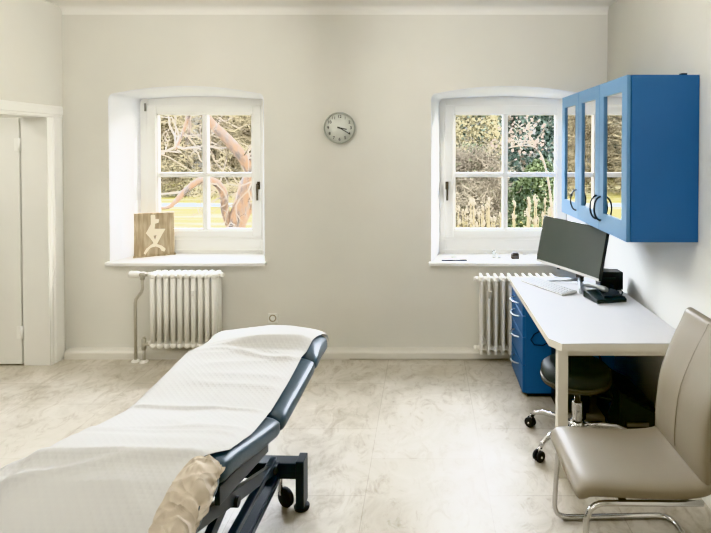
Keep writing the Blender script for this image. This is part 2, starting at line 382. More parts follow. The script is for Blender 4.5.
# ------------------------------------------------------------------ windows
def window(idx, x0, x1, gx0, gx1, hinge_left):
    w = struct('window_%d' % idx, loc=((x0+x1)/2, YI, ZS)); OF = w.location.copy()
    gz0, gz1 = 1.003, 2.048
    a0, a1 = x0+.055, x1-.055
    sx0, sx1 = gx0-.088, gx1+.088                   # sash outer
    if hinge_left: sx1 = gx1+.075
    sz0, sz1 = gz0-.062, gz1+.075
    b = MB(OF); y0, y1 = YI, YI+.085
    b.bb(a0, sx0+.012, y0, y1, ZS-.005, zt+.005); b.bb(sx1-.012, a1, y0, y1, ZS-.005, zt+.005)
    b.bb(sx0+.012, sx1-.012, y0, y1, sz1-.012, zt+.005); b.bb(sx0+.012, sx1-.012, y0, y1, ZS-.005, sz0+.012)
    fr = obj('window_frame', b, M['paint'], w, .006)
    b = MB(OF); b.bb(a0+.05, a1-.05, YI-.012, YI+.004, sz0-.035, sz0-.018); b.bb(a0+.05, a1-.05, YI-.01, YI+.004, ZS+.03, ZS+.045)
    obj('drip_moulding', b, M['paint'], fr, .003)
    b = MB(OF); y0, y1 = YI-.016, YI+.055
    for q in ((sx0, gx0, sz0, sz1), (gx1, sx1, sz0, sz1), (gx0, gx1, gz1, sz1), (gx0, gx1, sz0, gz0)): b.bb(q[0], q[1], y0, y1, q[2], q[3])
    sa = obj('sash', b, M['paint'], w, .008)
    b = MB(OF)                                       # glazing bead
    for q in ((gx0-.006, gx0+.012, gz0, gz1), (gx1-.012, gx1+.006, gz0, gz1), (gx0, gx1, gz1-.012, gz1+.006), (gx0, gx1, gz0-.006, gz0+.012)): b.bb(q[0], q[1], YI-.006, YI+.03, q[2], q[3])
    obj('glazing_bead', b, M['sill'], sa)
    b = MB(OF); xm = (gx0+gx1)/2; zm = gz0+(gz1-gz0)*.475
    b.bb(xm-.022, xm+.022, YI-.004, YI+.045, gz0, gz1); b.bb(gx0, gx1, YI-.003, YI+.044, zm-.02, zm+.02)
    obj('muntin', b, M['sill'], sa)
    for (u0, u1) in ((gx0, xm-.02), (xm+.02, gx1)):
        for (v0, v1) in ((gz0, zm-.018), (zm+.018, gz1)):
            b = MB(OF); b.add([(u0, YI+.02, v0), (u1, YI+.02, v0), (u1, YI+.02, v1), (u0, YI+.02, v1)], [(0, 1, 2, 3)])
            obj('glass_pane', b, M['glass'], sa)
    hx = (gx1+.055 if hinge_left else gx0-.065)
    b = MB(OF); b.bb(hx-.014, hx+.014, YI-.026, YI-.014, 1.37, 1.44); b.cyl((hx, YI-.02, 1.415), (hx, YI-.055, 1.415), .009); b.box((hx, YI-.058, 1.35), (.018, .014, .15))
    obj('window_handle', b, M['handle'], sa, .004)
    kx = sx0-.006 if hinge_left else sx1+.006
    for z in (1.08, 2.07):
        b = MB(OF); b.cyl((kx, YI-.018, z), (kx, YI-.018, z+.07), .009); obj('window_hinge', b, M['steel'], fr)
    b = MB(OF)
    b.prism([(x0-.03, YB-.045), (x1+.03, YB-.045), (x1+.03, YB+.001), (x1+.001, YB+.001), (x1-.065, YI+.002), (x0+.065, YI+.002), (x0-.001, YB+.001), (x0-.03, YB+.001)], lambda u, v, d: Vector((u, v, d)), ZS-.022, ZS+.008)
    obj('window_sill', b, M['sill'], w, .006, fix=True)
    b = MB(OF); b.bb(x0-.05, x1+.05, YI+.1, YI+.2, ZS-.04, ZS-.01)
    obj('outer_sill', b, M['steel'], w)
    return w
window(1, *WIN[0], -2.405, -1.545, True)
window(2, *WIN[1], .262, 1.18, False)
ZT = ZS+.008       # top of the sills

# ------------------------------------------------------------------ wall clock
CX, CZ, CR = -.708, 1.908, .131
t = thing('wall_clock', 'round silver-rimmed wall clock with pale dial between the two windows', 'clock', (CX, YB, CZ-CR)); OF = t.location.copy()
c = (CX, YB, CZ); ax = (0, -1, 0)
b = MB(OF); b.lathe([(0, .001), (CR-.006, .001), (CR, .008), (CR, .03), (CR-.004, .034), (CR-.009, .033), (CR-.010, .022)], c, ax, 48); obj('clock_rim', b, M['clockrim'], t)
b = MB(OF); b.lathe([(CR-.009, .016), (CR-.0095, .022), (0, .022)], c, ax, 48); obj('clock_dial', b, M['clockface'], t)
def text_mb(s, size, fn, off):
    cu = bpy.data.curves.new('tmp', 'FONT'); cu.body = s; cu.size = size; cu.align_x = 'CENTER'; cu.align_y = 'CENTER'; cu.offset = .0006
    o = bpy.data.objects.new('tmp', cu); COL.objects.link(o)
    dg = bpy.context.evaluated_depsgraph_get(); dg.update(); me = bpy.data.meshes.new_from_object(o.evaluated_get(dg))
    b = MB(off); b.add([fn(v.co.x, v.co.y) for v in me.vertices], [tuple(p.vertices) for p in me.polygons])
    bpy.data.objects.remove(o); bpy.data.curves.remove(cu); bpy.data.meshes.remove(me); return b
for h_ in range(1, 13):
    a = R(30*h_); rr = CR*.72; ux, uz = math.sin(a)*rr, math.cos(a)*rr
    obj('numeral', text_mb(str(h_), .034, lambda x, y: Vector((CX+ux+x, YB-.0228, CZ+uz+y)), OF), M['ink'], t)
def hand(name, ang, ln, wd, d):
    a = R(ang); dx, dz = math.sin(a), math.cos(a)
    b = MB(OF); b.prism([(-.018, -wd/2), (ln, -wd/3), (ln, wd/3), (-.018, wd/2)], lambda u, v, dd: Vector((CX+dx*u+dz*v, YB-dd, CZ+dz*u-dx*v)), d, d+.002)
    obj(name, b, M['ink'], t)
hand('hour_hand', 101, .062, .011, .024); hand('minute_hand', 120, .095, .008, .027)
b = MB(OF); b.cyl((CX, YB-.022, CZ), (CX, YB-.031, CZ), .007); obj('hand_cap', b, M['ink'], t)

# ------------------------------------------------------------------ radiators
def radiator(label, x0, n, pitch, zb, ztp, kind):
    y0, y1 = 4.125, 4.275
    t = thing('radiator', label, 'radiator', (x0+n*pitch/2, 4.2, 0), 0, None); OF = t.location.copy()
    for i in range(n):
        xc = x0+pitch*(i+.5); b = MB(OF); r = pitch*.36 if kind == 'wide' else pitch*.17
        for y in (y0+.024, (y0+y1)/2, y1-.024):
            if kind == 'wide':
                b.tube([(xc, y, zb+.03), (xc, y, ztp-.03)], r, 10)
            else:
                b.box((xc, y, (zb+ztp)/2), (r*2, .036, ztp-zb-.05))
        for z, s in ((ztp, 1), (zb, -1)):
            # rounded header bridging the columns
            b.lathe([(0, -.075), (pitch*.30, -.072), (pitch*.47, -.055), (pitch*.5, 0), (pitch*.47, .055), (pitch*.30, .072), (0, .075)] if kind == 'wide' else
                    [(0, -.08), (pitch*.16, -.076), (pitch*.22, -.055), (pitch*.22, .055), (pitch*.16, .076), (0, .08)], (xc, (y0+y1)/2, z-s*.033), (0, 1, 0), 14)
            b.lathe([(0, -pitch*.5), (.019, -pitch*.5), (.021, 0), (.019, pitch*.5), (0, pitch*.5)], (xc, (y0+y1)/2, z-s*.033), (1, 0, 0), 14)
            if kind != 'wide':
                b.add([(xc-r, y0-.004, z-s*.07), (xc+r, y0-.004, z-s*.07), (xc+r, y0+.01, z+s*.0), (xc-r, y0+.01, z+s*.0), (xc-r, y1, z-s*.07), (xc+r, y1, z-s*.07), (xc+r, y1-.01, z), (xc-r, y1-.01, z)],
                      [(0, 1, 2, 3), (4, 7, 6, 5), (3, 2, 6, 7), (0, 3, 7, 4), (1, 5, 6, 2)])
        obj('radiator_section', b, M['rad'], t)
    for z in (zb+.033, ztp-.033):
        for s, xe in ((-1, x0), (1, x0+n*pitch)):
            b = MB(OF); b.cyl((xe, 4.2, z), (xe+s*.03, 4.2, z), .021, .017, 12); obj('end_plug', b, M['rad'], t)
    for xe in (x0+pitch*1.0, x0+pitch*(n-1)):
        b = MB(OF); b.bb(xe-.012, xe+.012, 4.2, YB-.002, zb+.06, zb+.09); obj('wall_bracket', b, M['rad'], t)
    return t, OF
t, OF = radiator('wide cream column radiator with valve and pipes under the left window', -2.212, 10, .0548, .125, .748, 'wide')
b = MB(OF); b.bb(-1.86, -1.835, 4.112, 4.126, .565, .61); obj('heat_meter', b, M['paint'], t, .003)
b = MB(OF); b.cyl((-2.262, 4.2, .715), (-2.225, 4.2, .715), .014); b.cyl((-2.292, 4.2, .735), (-2.292, 4.2, .675), .017); b.cyl((-2.31, 4.2, .715), (-2.262, 4.2, .715), .018); obj('supply_valve', b, M['pipe'], t)
b = MB(OF); b.lathe([(0, 0), (.016, 0), (.02, .012), (.026, .02), (.027, .07), (.022, .086), (0, .09)], (-2.31, 4.2, .716), (-1, 0, 0), 18); obj('thermostat_knob', b, M['rad'], t)
b = MB(OF); b.tube([(-2.292, 4.2, .69), (-2.292, 4.2, .60), (-2.30, 4.2, .575), (-2.352, 4.21, .51), (-2.358, 4.21, .48), (-2.358, 4.21, .0)], .0125, 10); obj('supply_pipe', b, M['pipe'], t)
b = MB(OF); b.cyl((-2.285, 4.2, .148), (-2.222, 4.2, .148), .014); b.cyl((-2.285, 4.2, .19), (-2.285, 4.2, .105), .018); b.cyl((-2.285, 4.2, .19), (-2.285, 4.2, .205), .011); obj('return_valve', b, M['pipe'], t)
b = MB(OF); b.cyl((-2.285, 4.2, .11), (-2.285, 4.2, .0), .0125); obj('return_pipe', b, M['pipe'], t)
for x, y in ((-2.358, 4.21), (-2.285, 4.2)):
    b = MB(OF); b.lathe([(.034, 0), (.033, .01), (.02, .018), (.013, .02)], (x, y, 0), (0, 0, 1), 18); obj('floor_rosette', b, M['rad'], t)
t, OF = radiator('cream radiator with slim flat fins under the right window, behind the desk', .425, 11, .0575, .085, .712, 'slim')
b = MB(OF); b.bb(.505, .53, 4.108, 4.128, .545, .60); obj('heat_meter', b, M['pipe'], t, .003)

# outlet
t = thing('wall_outlet', 'small cream wall socket low on the wall behind the couch head', 'outlet', (-1.272, YB, .28)); OF = t.location.copy()
b = MB(OF); b.bb(-1.312, -1.232, YB-.011, YB+.001, .28, .36); obj('cover_plate', b, M['paint'], t, .004)
b = MB(OF); b.lathe([(.03, .0), (.03, .003), (.022, .002), (.02, -.006), (0, -.006)], (-1.272, YB-.011, .32), (0, -1, 0), 20); obj('socket_well', b, M['well'], t)
b = MB(OF); b.cyl((-1.282, YB-.003, .32), (-1.282, YB-.0075, .32), .004, seg=10); b.cyl((-1.262, YB-.003, .32), (-1.262, YB-.0075, .32), .004, seg=10); obj('pin_hole', b, M['ink'], t)
tag(obj('floor_cable', MB((-.2, 4.245, 0)).tube([(-.62, 4.246, .006), (-.3, 4.24, .006), (0, 4.244, .006), (.3, 4.24, .006), (.68, 4.245, .006)], .005, 6), M['pipe'], loc=None), 'thin pale cable lying along the back baseboard', 'cable').location = (-.2, 4.245, 0)

# ------------------------------------------------------------------ things on the sills
P0, P1 = Vector((-2.513, 4.475, ZT)), Vector((-2.235, 4.625, ZT))
yaw = math.atan2(P1.y-P0.y, P1.x-P0.x); BW = (P1-P0).length; BH = .375
t = thing('wooden_picture_block', 'weathered wooden board with pale bird-like cutout standing on left sill', 'decoration', P0, yaw)
b = MB(); b.bb(0, BW, -.012, .022, .008, BH+.008); obj('board', b, M['wood'], t, .003)
b = MB(); b.bb(-.008, BW+.01, -.022, .034, 0, .01); obj('foot_strip', b, M['wood'], t, .002)
FIG = [(220, 148), (250, 150), (253, 184), (279, 185), (276, 212), (250, 217), (246, 258), (327, 263), (300, 308), (263, 378), (300, 394), (327, 420), (318, 440), (296, 430), (286, 410), (255, 394), (216, 402), (192, 430), (179, 452), (167, 440), (186, 408), (222, 380), (240, 368), (216, 328), (184, 288), (220, 222)]
import mathutils.geometry as mg
def flat_figure(pts, y, off=(0, 0, 0)):
    f = [Vector((BW*(u-97)/298, y, .008+BH*(1-(v-132)/332))) for u, v in pts]
    tri = mg.tessellate_polygon([f]); b = MB(off); g = [p+Vector((0, -.004, 0)) for p in f]; n = len(f)
    b.add(f+g, [tuple(q) for q in tri]+[tuple(i+n for i in q) for q in tri]+[(i, (i+1) % n, (i+1) % n+n, i+n) for i in range(n)]); return b
obj('bird_figure', flat_figure(FIG, -.0118), M['woodlight'], t, fix=True)
obj('leg_gap', flat_figure([(238, 310), (262, 306), (250, 345)], -.0156), M['wood'], t)

b = MB(); b.box((0, 0, .002), (.21, .13, .004)); o = obj('booklet', b, M['paperwhite'], None, .001, loc=None); o.location = (.265, 4.475, ZT); o.rotation_euler.z = R(4); tag(o, 'white booklet lying at left end of the right window sill', 'booklet')
t = thing('ballpoint_pen', 'dark blue pen lying along front edge of right window sill', 'pen', (.245, 4.352, ZT), R(-1))
b = MB(); b.tube([(-.11, 0, .006), (-.10, 0, .006), (.05, 0, .006), (.11, 0, .006)], [.002, .006, .006, .006], 8); obj('barrel', b, M['bluish'], t)
b = MB(); b.box((.075, 0, .0135), (.06, .004, .003)); obj('clip', b, M['steel'], t)
b = MB(); b.lathe([(.026, .0), (.03, .004), (.026, .009), (.02, .004), (.026, 0)], (0, 0, 0)); o = obj('metal_ring', b, M['clockrim']); o.location = (.25, 4.47, ZT+.0042); tag(o, 'small grey ring lying on the white booklet', 'ring')
t = thing('glass_figurine', 'small clear glass ornament standing midway on right window sill', 'ornament', (.605, 4.47, ZT))
b = MB(); b.lathe([(0, 0), (.02, 0), (.022, .01), (.014, .03), (.018, .05), (.01, .065), (0, .068)], (-.01, 0, 0), seg=16); obj('ornament_body', b, M['clear'], t)
b = MB(); b.lathe([(0, 0), (.016, 0), (.018, .012), (.012, .022), (0, .024)], (.032, -.02, 0), seg=14); obj('ornament_foot', b, M['clear'], t)
t = thing('clip_box', 'dark brown rounded little box standing on right window sill', 'box', (.77, 4.435, ZT))
b = MB(); b.box((0, 0, .026), (.078, .05, .05), taper=.88); obj('box_body', b, M['charcoal'], t, .012)
b = MB(); b.box((0, 0, .053), (.05, .03, .006)); obj('box_lid', b, M['black'], t, .002)

# ------------------------------------------------------------------ desk
DZT = .72
t = thing('desk', 'white desk with clipped front corner and square legs along right wall', 'desk', (1.04, 3.38, 0)); OF = t.location.copy()
poly = [(.668, 2.785), (.718, 2.71), (1.415, 2.71), (1.415, 4.085), (.668, 4.085)]
b = MB(OF); b.prism(poly, lambda u, v, d: Vector((u, v, d)), DZT-.004, DZT); obj('desk_surface', b, M['desk'], t, fix=True)
b = MB(OF); b.prism(poly, lambda u, v, d: Vector((u, v, d)), DZT-.042, DZT-.004); obj('desk_board', b, M['deskedge'], t, fix=True)
for x, y in ((.70, 2.716), (1.345, 2.716), (1.345, 4.02)):
    b = MB(OF); b.bb(x, x+.054, y, y+.054, 0, DZT-.042); obj('leg', b, M['deskedge'], t, .003)
b = MB(OF); b.bb(.754, 1.345, 2.735, 2.755, DZT-.075, DZT-.042); b.bb(1.36, 1.385, 2.77, 4.02, DZT-.09, DZT-.042); obj('under_rail', b, M['deskedge'], t)

# blue drawer pedestal
t = thing('drawer_pedestal', 'blue drawer pedestal with curved silver pulls under the desk', 'drawer unit', (1.0, 3.83, 0)); OF = t.location.copy()
b = MB(OF); b.bb(.70, 1.32, 3.6, 4.06, .03, .672); obj('carcass', b, M['blue'], t, .003)
b = MB(OF); b.bb(.72, 1.3, 3.62, 4.04, 0, .03); obj('plinth', b, M['black'], t)
for z0, z1 in ((.575, .668), (.425, .57), (.23, .42), (.035, .225)):
    b = MB(OF); b.bb(.68, .70, 3.6, 4.06, z0, z1); d = obj('drawer', b, M['blue'], t, .003)
    zc = z1-.045 if z1-z0 > .1 else (z0+z1)/2
    b = MB(OF); b.tube([(.682-.048*math.sin(math.pi*k/12), 3.83-.085*math.cos(math.pi*k/12), zc) for k in range(13)], .005, 8); obj('drawer_pull', b, M['silver'], d)

# ------------------------------------------------------------------ wall cabinet
CF, CY0, CY1, CZ0, CZ1 = 1.116, 2.873, 4.236, 1.222, 2.148
t = thing('wall_cabinet', 'blue wall cabinet with three glazed doors hung on right wall', 'cabinet', ((CF+XR)/2, (CY0+CY1)/2, CZ0)); OF = t.location.copy()
b = MB(OF); q = .02
b.bb(CF+.024, XR-.002, CY0, CY0+q, CZ0, CZ1); b.bb(CF+.024, XR-.002, CY1-q, CY1, CZ0, CZ1)
b.bb(CF+.024, XR-.002, CY0+q, CY1-q, CZ0, CZ0+q); b.bb(CF+.024, XR-.002, CY0+q, CY1-q, CZ1-q, CZ1); b.bb(XR-.012, XR-.002, CY0+q, CY1-q, CZ0+q, CZ1-q)
obj('carcass', b, M['blue'], t)
for z in (1.53, 1.83):
    b = MB(OF); b.bb(CF+.05, XR-.012, CY0+q, CY1-q, z, z+.018); obj('shelf', b, M['grey'], t)
b = MB(OF); b.bb(XR-.09, XR-.06, CY0+.02, CY0+.05, CZ1, CZ1+.012); obj('fixing_bracket', b, M['black'], t)
ys = [CY0, CY0+.458, CY0+.912, CY1]
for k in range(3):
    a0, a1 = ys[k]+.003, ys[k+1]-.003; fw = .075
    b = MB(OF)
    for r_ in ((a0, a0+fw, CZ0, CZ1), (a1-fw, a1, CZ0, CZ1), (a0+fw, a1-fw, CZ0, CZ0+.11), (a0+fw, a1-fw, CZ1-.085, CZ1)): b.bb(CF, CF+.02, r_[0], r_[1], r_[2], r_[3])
    d = obj('cabinet_door', b, M['blueglare'], t)
    b = MB(OF); b.add([(CF+.012, a0+fw, CZ0+.11), (CF+.012, a1-fw, CZ0+.11), (CF+.012, a1-fw, CZ1-.085), (CF+.012, a0+fw, CZ1-.085)], [(0, 1, 2, 3)]); obj('door_glass', b, M['cabglass'], d)
    hy = (a1-.036) if k == 0 else a0+.036
    zc = 1.36
    b = MB(OF); b.tube([(CF-.002-.042*math.sin(math.pi*j/14), hy, zc-.075*math.cos(math.pi*j/14)) for j in range(15)], .0065, 8); obj('door_handle', b, M['metal'], d)

# ------------------------------------------------------------------ things on the desk
mon = thing('curved_monitor', 'curved monitor with dark screen and white bottom bezel on the desk', 'monitor', (1.10, 3.87, DZT), -1.0)
mw, mh, sag = .605, .362, .028; rot = Matrix.Rotation(R(-11), 3, 'X') ; roll = Matrix.Rotation(R(3.0), 3, 'Y'); mc = Vector((0, 0, .288))
def scr(u, v, d):   # u across, v up, d in front (local -y)
    p = Vector((u*mw, -d-sag*(2*u)**2+sag*.5, v*mh)); return mc+roll @ (rot @ p)
b = MB(); b.grid(lambda u, v: scr(u-.5, -.5+.0+v, .016), 20, 4); b.grid(lambda u, v: scr(u-.5, -.5+v, -.012), 20, 4, flip=True)
for vv in (-.5, .5): b.grid(lambda u, v: scr(u-.5, vv, .016-.028*v), 20, 1, False)
for uu in (-.5, .5): b.grid(lambda u, v: scr(uu, -.5+u, .016-.028*v), 4, 1, False)
obj('monitor_case', b, M['black'], mon, fix=True)
b = MB(); b.grid(lambda u, v: scr((u-.5)*.985, -.455+v*.945, .0172), 20, 4); obj('screen_panel', b, M['screen'], mon)
b = MB(); b.grid(lambda u, v: scr((u-.5)*1.003, -.51+v*.052, .0185), 20, 1); b.grid(lambda u, v: scr((u-.5)*1.003, -.51, .0185-.031*v), 20, 1); obj('bottom_bezel', b, M['whiteplastic'], mon)
b = MB(); p = scr(-.16, -.525, .006); b.box(p, (.02, .012, .01)); obj('power_button', b, M['black'], mon)
b = MB(); b.box(mc+Vector((0, .055, -.06)), (.19, .05, .16), (R(-11), 0, 0)); b.box(mc+Vector((0, .075, -.14)), (.06, .03, .26), (R(6), 0, 0)); obj('stand_neck', b, M['charcoal'], mon, .006)
for s, (ex, ey) in ((0, (-.16, -.10)), (1, (.20, -.14)), (2, (0, .13))):
    b = MB(); b.tube([(0, .08, .03), (ex*.3, .08+(ey-.08)*.3, .022), (ex, ey, .011)], [.017, .014, .011], 8); obj('stand_foot', b, M['silver'], mon)

kb = thing('keyboard', 'slim pale keyboard lying in front of the monitor', 'keyboard', (.90, 3.80, DZT), math.atan2(-.39, .213))
b = MB(); b.prism([(-.07, .002), (.07, .006), (.07, .022), (-.07, .012)], lambda u, v, d: Vector((d, u, v)), -.225, .225); obj('key_base', b, M['whiteplastic'], kb, .003, fix=True)
b = MB()
for r_ in range(5):
    for c_ in range(17):
        if r_ == 0 and 3 < c_ < 8:
            if c_ == 4: b.box((-.212+.0265*5.5, -.055+.0265*r_, .0155), (.1, .021, .006))
            continue
        b.box((-.212+.0265*c_, -.055+.0265*r_, .0155+.0018*r_), (.022, .021, .006), taper=.85)
obj('key_block', b, M['keys'], kb)

ph = thing('desk_phone', 'flat black telephone base at the monitor foot near wall', 'telephone', (1.215, 3.50, DZT), R(12))
b = MB(); b.prism([(-.09, 0), (.09, 0), (.09, .046), (.06, .048), (-.09, .024)], lambda u, v, d: Vector((d, u, v)), -.11, .11); obj('phone_base', b, M['tape'], ph, .005, fix=True)
b = MB(); b.box((.03, -.01, .041), (.13, .1, .014), (R(10), 0, 0)); obj('key_plate', b, M['black'], ph, .003)
hs = thing('phone_handset', 'pale grey handset lying across the black telephone base', 'handset', (1.175, 3.56, DZT+.052), R(-60))
b = MB(); b.tube([(-.10, 0, .020), (-.07, 0, .018), (0, 0, .022), (.07, 0, .018), (.095, 0, .017)], [.017, .021, .014, .021, .016], 10); obj('handset_body', b, M['silver'], hs)
bx = thing('label_printer', 'black upright box beside the wall behind the telephone', 'device', (1.345, 3.78, DZT))
b = MB(); b.box((0, 0, .066), (.165, .12, .132)); obj('printer_case', b, M['black'], bx, .008)
b = MB(); b.box((-.02, -.062, .085), (.09, .006, .012)); obj('paper_slot', b, M['tape'], bx)
b = MB()
r5 = random.Random(3)
for k in range(4):
    pts = [Vector((1.29+.03*k*.4, 3.50, .74))]
    for j in range(6): pts.append(Vector((1.31+r5.uniform(-.02, .05), 3.52+.045*j+r5.uniform(-.03, .03), DZT+.008+r5.uniform(0, .05))))
    pts.append(Vector((1.36, 3.79, DZT+.02)))
    b.tube([p-Vector((1.33, 3.6, DZT)) for p in pts], .0045, 6)
o = obj('device_cables', b, M['black']); o.location = (1.33, 3.6, DZT); tag(o, 'tangle of black cables between telephone and wall', 'cables')

# ------------------------------------------------------------------ under the desk
SX, SY = .895, 3.03
t = thing('swivel_stool', 'black round swivel stool on chrome castor base pushed under desk', 'stool', (SX, SY, 0)); OF = t.location.copy()
b = MB(OF); b.lathe([(0, 0), (.17, 0), (.195, .012), (.203, .04), (.2, .07), (.18, .088), (.1, .096), (0, .097)], (SX, SY+.04, .372), seg=40); obj('seat_cushion', b, M['seatblack'], t)
b = MB(OF); b.lathe([(.15, -.012), (.2, -.008), (.207, .012), (.207, .02), (.199, .022)], (SX, SY+.04, .375), seg=40); b.lathe([(0, -.02), (.15, -.012)], (SX, SY+.04, .375), seg=40); obj('seat_rim', b, M['rimdark'], t)
b = MB(OF); b.lathe([(.032, .12), (.032, .25), (.03, .26), (.018, .262), (.018, .36)], (SX, SY, 0), seg=18); obj('gas_column', b, M['chrome'], t)
b = MB(OF); b.tube([(SX+.02, SY-.02, .35), (SX+.1, SY-.1, .33), (SX+.15, SY-.14, .335)], .006, 8); b.cyl((SX-.03, SY, .34), (SX-.03, SY, .30), .02); obj('lift_lever', b, M['black'], t)
b = MB(OF); b.lathe([(0, .075), (.045, .078), (.05, .12), (.036, .15), (0, .15)], (SX, SY, 0), seg=20); obj('base_hub', b, M['chrome'], t)
for k in range(5):
    a = R(180+36+72*k-4); dx, dy = math.cos(a), math.sin(a)
    P = lambda r_, z: (SX+dx*r_, SY+dy*r_, z)
    b = MB(OF); b.tube([P(.03, .115), P(.12, .125), P(.22, .118), P(.275, .10), P(.298, .07)], [.018, .017, .015, .014, .012], 10); st = obj('star_arm', b, M['chrome'], t)
    b = MB(OF)
    side = Vector((-dy, dx, 0)); cc = Vector(P(.308, .031))
    for s in (-1, 1): b.lathe([(0, -.009), (.026, -.009), (.031, -.004), (.031, .004), (.026, .009), (0, .009)], cc+side*.014*s, side, 18)
    obj('caster', b, M['rubber'], st)
    b = MB(OF); b.cyl(cc+Vector((0, 0, .01)), cc+Vector((-dx*.01, -dy*.01, .05)), .009); b.cyl(cc-side*.026, cc+side*.026, .006); obj('caster_stem', b, M['chrome'], st)

t = thing('computer_tower', 'black computer tower standing under the desk beside blue pedestal', 'computer', (.975, 3.47, 0)); OF = t.location.copy()
b = MB(OF); b.bb(.875, 1.075, 3.368, 3.585, .012, .45); obj('tower_case', b, M['black'], t, .004)
b = MB(OF); b.bb(.885, 1.065, 3.36, 3.37, .03, .44); obj('front_panel', b, M['tape'], t, .003)
for x in (.90, 1.05):
    b = MB(OF); b.bb(x-.015, x+.015, 3.39, 3.56, 0, .012); obj('tower_foot', b, M['rubber'], t)
t = thing('equipment_case', 'low black case with slanting lid standing against right wall under desk', 'case', (1.27, 3.22, 0)); OF = t.location.copy()
b = MB(OF); b.prism([(1.16, 0), (1.375, 0), (1.375, .17), (1.16, .28)], lambda u, v, d: Vector((u, d, v)), 3.07, 3.5); obj('case_body', b, M['tape'], t, .01, fix=True)
b = MB(OF); b.prism([(1.155, .283), (1.38, .168), (1.38, .185), (1.155, .30)], lambda u, v, d: Vector((u, d, v)), 3.06, 3.51); obj('case_lid', b, M['black'], t, .004, fix=True)
b = MB(OF); b.bb(1.20, 1.33, 3.058, 3.072, .09, .11); obj('case_latch', b, M['steel'], t)
b = MB((1.12, 3.1, 0))
b.tube([(1.13, 3.16, .006), (1.10, 3.12, .02), (1.09, 3.1, .12), (1.13, 3.1, .24), (1.12, 3.3, .4), (1.10, 3.5, .55), (1.1, 3.58, .68)], .006, 8)
b.tube([(1.13, 3.16, .006), (1.12, 3.05, .008), (1.02, 3.0, .008), (.98, 3.1, .008), (1.08, 3.19, .008)], .006, 8)
o = obj('power_cable', b, M['rubber']); o.location = (1.12, 3.1, 0); tag(o, 'black cable hanging down under the desk', 'cable')
b = MB(); b.tube([(.80, 3.592, .47), (.76, 3.592, .45), (.735, 3.592, .41), (.76, 3.592, .375), (.82, 3.592, .37), (.87, 3.592, .40)], .004, 6)
o = obj('loose_cable', MB().add([v-Vector((.8, 3.592, .37)) for v in b.v], b.f, True), M['rubber']); o.location = (.8, 3.592, .37); tag(o, 'thin dark cable looping against side of blue pedestal', 'cable')

# ------------------------------------------------------------------ visitor chair
CHX, CHY = .83, 2.165
t = thing('cantilever_chair', 'taupe leatherette cantilever chair with chrome frame in right foreground', 'chair', (CHX, CHY, 0)); OF = t.location.copy()
cw = .22
def shell(prof, th, half, n=18, rnd_=.03):
    """prof: centre line (x, z); returns an upholstered slab swept across Y with rounded rim"""
    b = MB(OF); P = [Vector((p[0], 0, p[1])) for p in prof]; N_ = len(P); nor = []; ar = [0]
    for i in range(N_):
        tt = (P[min(i+1, N_-1)]-P[max(i-1, 0)]).normalized(); nor.append(Vector((-tt.z, 0, tt.x)))
        if i: ar.append(ar[-1]+(P[i]-P[i-1]).length)
    tot = ar[-1]
    seg = 40
    rings = []
    for i in range(N_):
        e = min(ar[i], tot-ar[i]); k = math.sqrt(max(0, 1-(1-min(1, e/rnd_))**2)) if e < rnd_ else 1
        hw = half(ar[i]/tot)-rnd_*(1-k)*.8; ring = []
        for j in range(seg):
            a = 2*math.pi*j/seg; ca, sa = math.cos(a), math.sin(a)
            yy = hw*math.copysign(abs(ca)**.28, ca); q = th/2*math.copysign(abs(sa)**.55, sa)*max(k, .12)
            ring.append(P[i]+Vector((0, CHY+yy, 0))+nor[i]*q)
        rings.append(ring)
    b.add(sum(rings, []), [(i*seg+j, i*seg+(j+1) % seg, (i+1)*seg+(j+1) % seg, (i+1)*seg+j) for i in range(N_-1) for j in range(seg)]+[tuple(range(seg))[::-1], tuple((N_-1)*seg+j for j in range(seg))], True)
    return b
def curve(pts, n):
    out = []
    for i in range(len(pts)-1):
        p0, p1, p2, p3 = [Vector((*pts[max(0, min(len(pts)-1, k))], 0)) for k in (i-1, i, i+1, i+2)]
        for s in range(n):
            u = s/n; q = .5*((2*p1)+(p2-p0)*u+(2*p0-5*p1+4*p2-p3)*u*u+(3*p1-p0-3*p2+p3)*u**3); out.append((q.x, q.y))
    out.append(tuple(pts[-1])); return out
seatp = curve([(.592, .405), (.602, .43), (.64, .442), (.76, .436), (.90, .43), (1.0, .432), (1.07, .445), (1.11, .475)], 6)
obj('seat', shell(seatp, .062, lambda s: cw), M['taupe'], t, fix=True)
backp = curve([(1.085, .45), (1.078, .52), (1.082, .62), (1.10, .74), (1.15, .87), (1.195, .96), (1.215, 1.005), (1.222, 1.015)], 6)
bk = obj('backrest', shell(backp, .056, lambda s: cw*(1.0-.06*math.sin(s*3.14))), M['taupe'], t, fix=True)
b = MB(OF); b.tube([(p[0]-.0285, CHY, p[1]+.003) for p in backp[4:-5]], .0022, 6); obj('centre_seam', b, M['taupe'], bk)
b = MB(OF); r_ = .0115; fy0, fy1 = CHY-.205, CHY+.215
def arcpts(pts, rad=.06, n=6):
    P = [Vector(p) for p in pts]; out = [P[0]]
    for i in range(1, len(P)-1):
        a = (P[i-1]-P[i]); c = (P[i+1]-P[i]); rr = min(rad, a.length*.48, c.length*.48); a = P[i]+a.normalized()*rr; c = P[i]+c.normalized()*rr
        for k in range(n+1):
            u = k/n; out.append(a*(1-u)**2+P[i]*2*u*(1-u)+c*u*u)
    return out+[P[-1]]
xf = .612
path = arcpts([(1.06, fy1, .392), (xf+.005, fy1, .392), (xf-.008, fy1+.03, .012), (1.16, fy1+.045, .012), (1.16, fy0-.03, .012), (xf-.008, fy0-.02, .012), (xf+.005, fy0, .392), (1.06, fy0, .392)], .075)
b.tube(path, r_, 12); obj('tube_frame', b, M['chrome'], t)
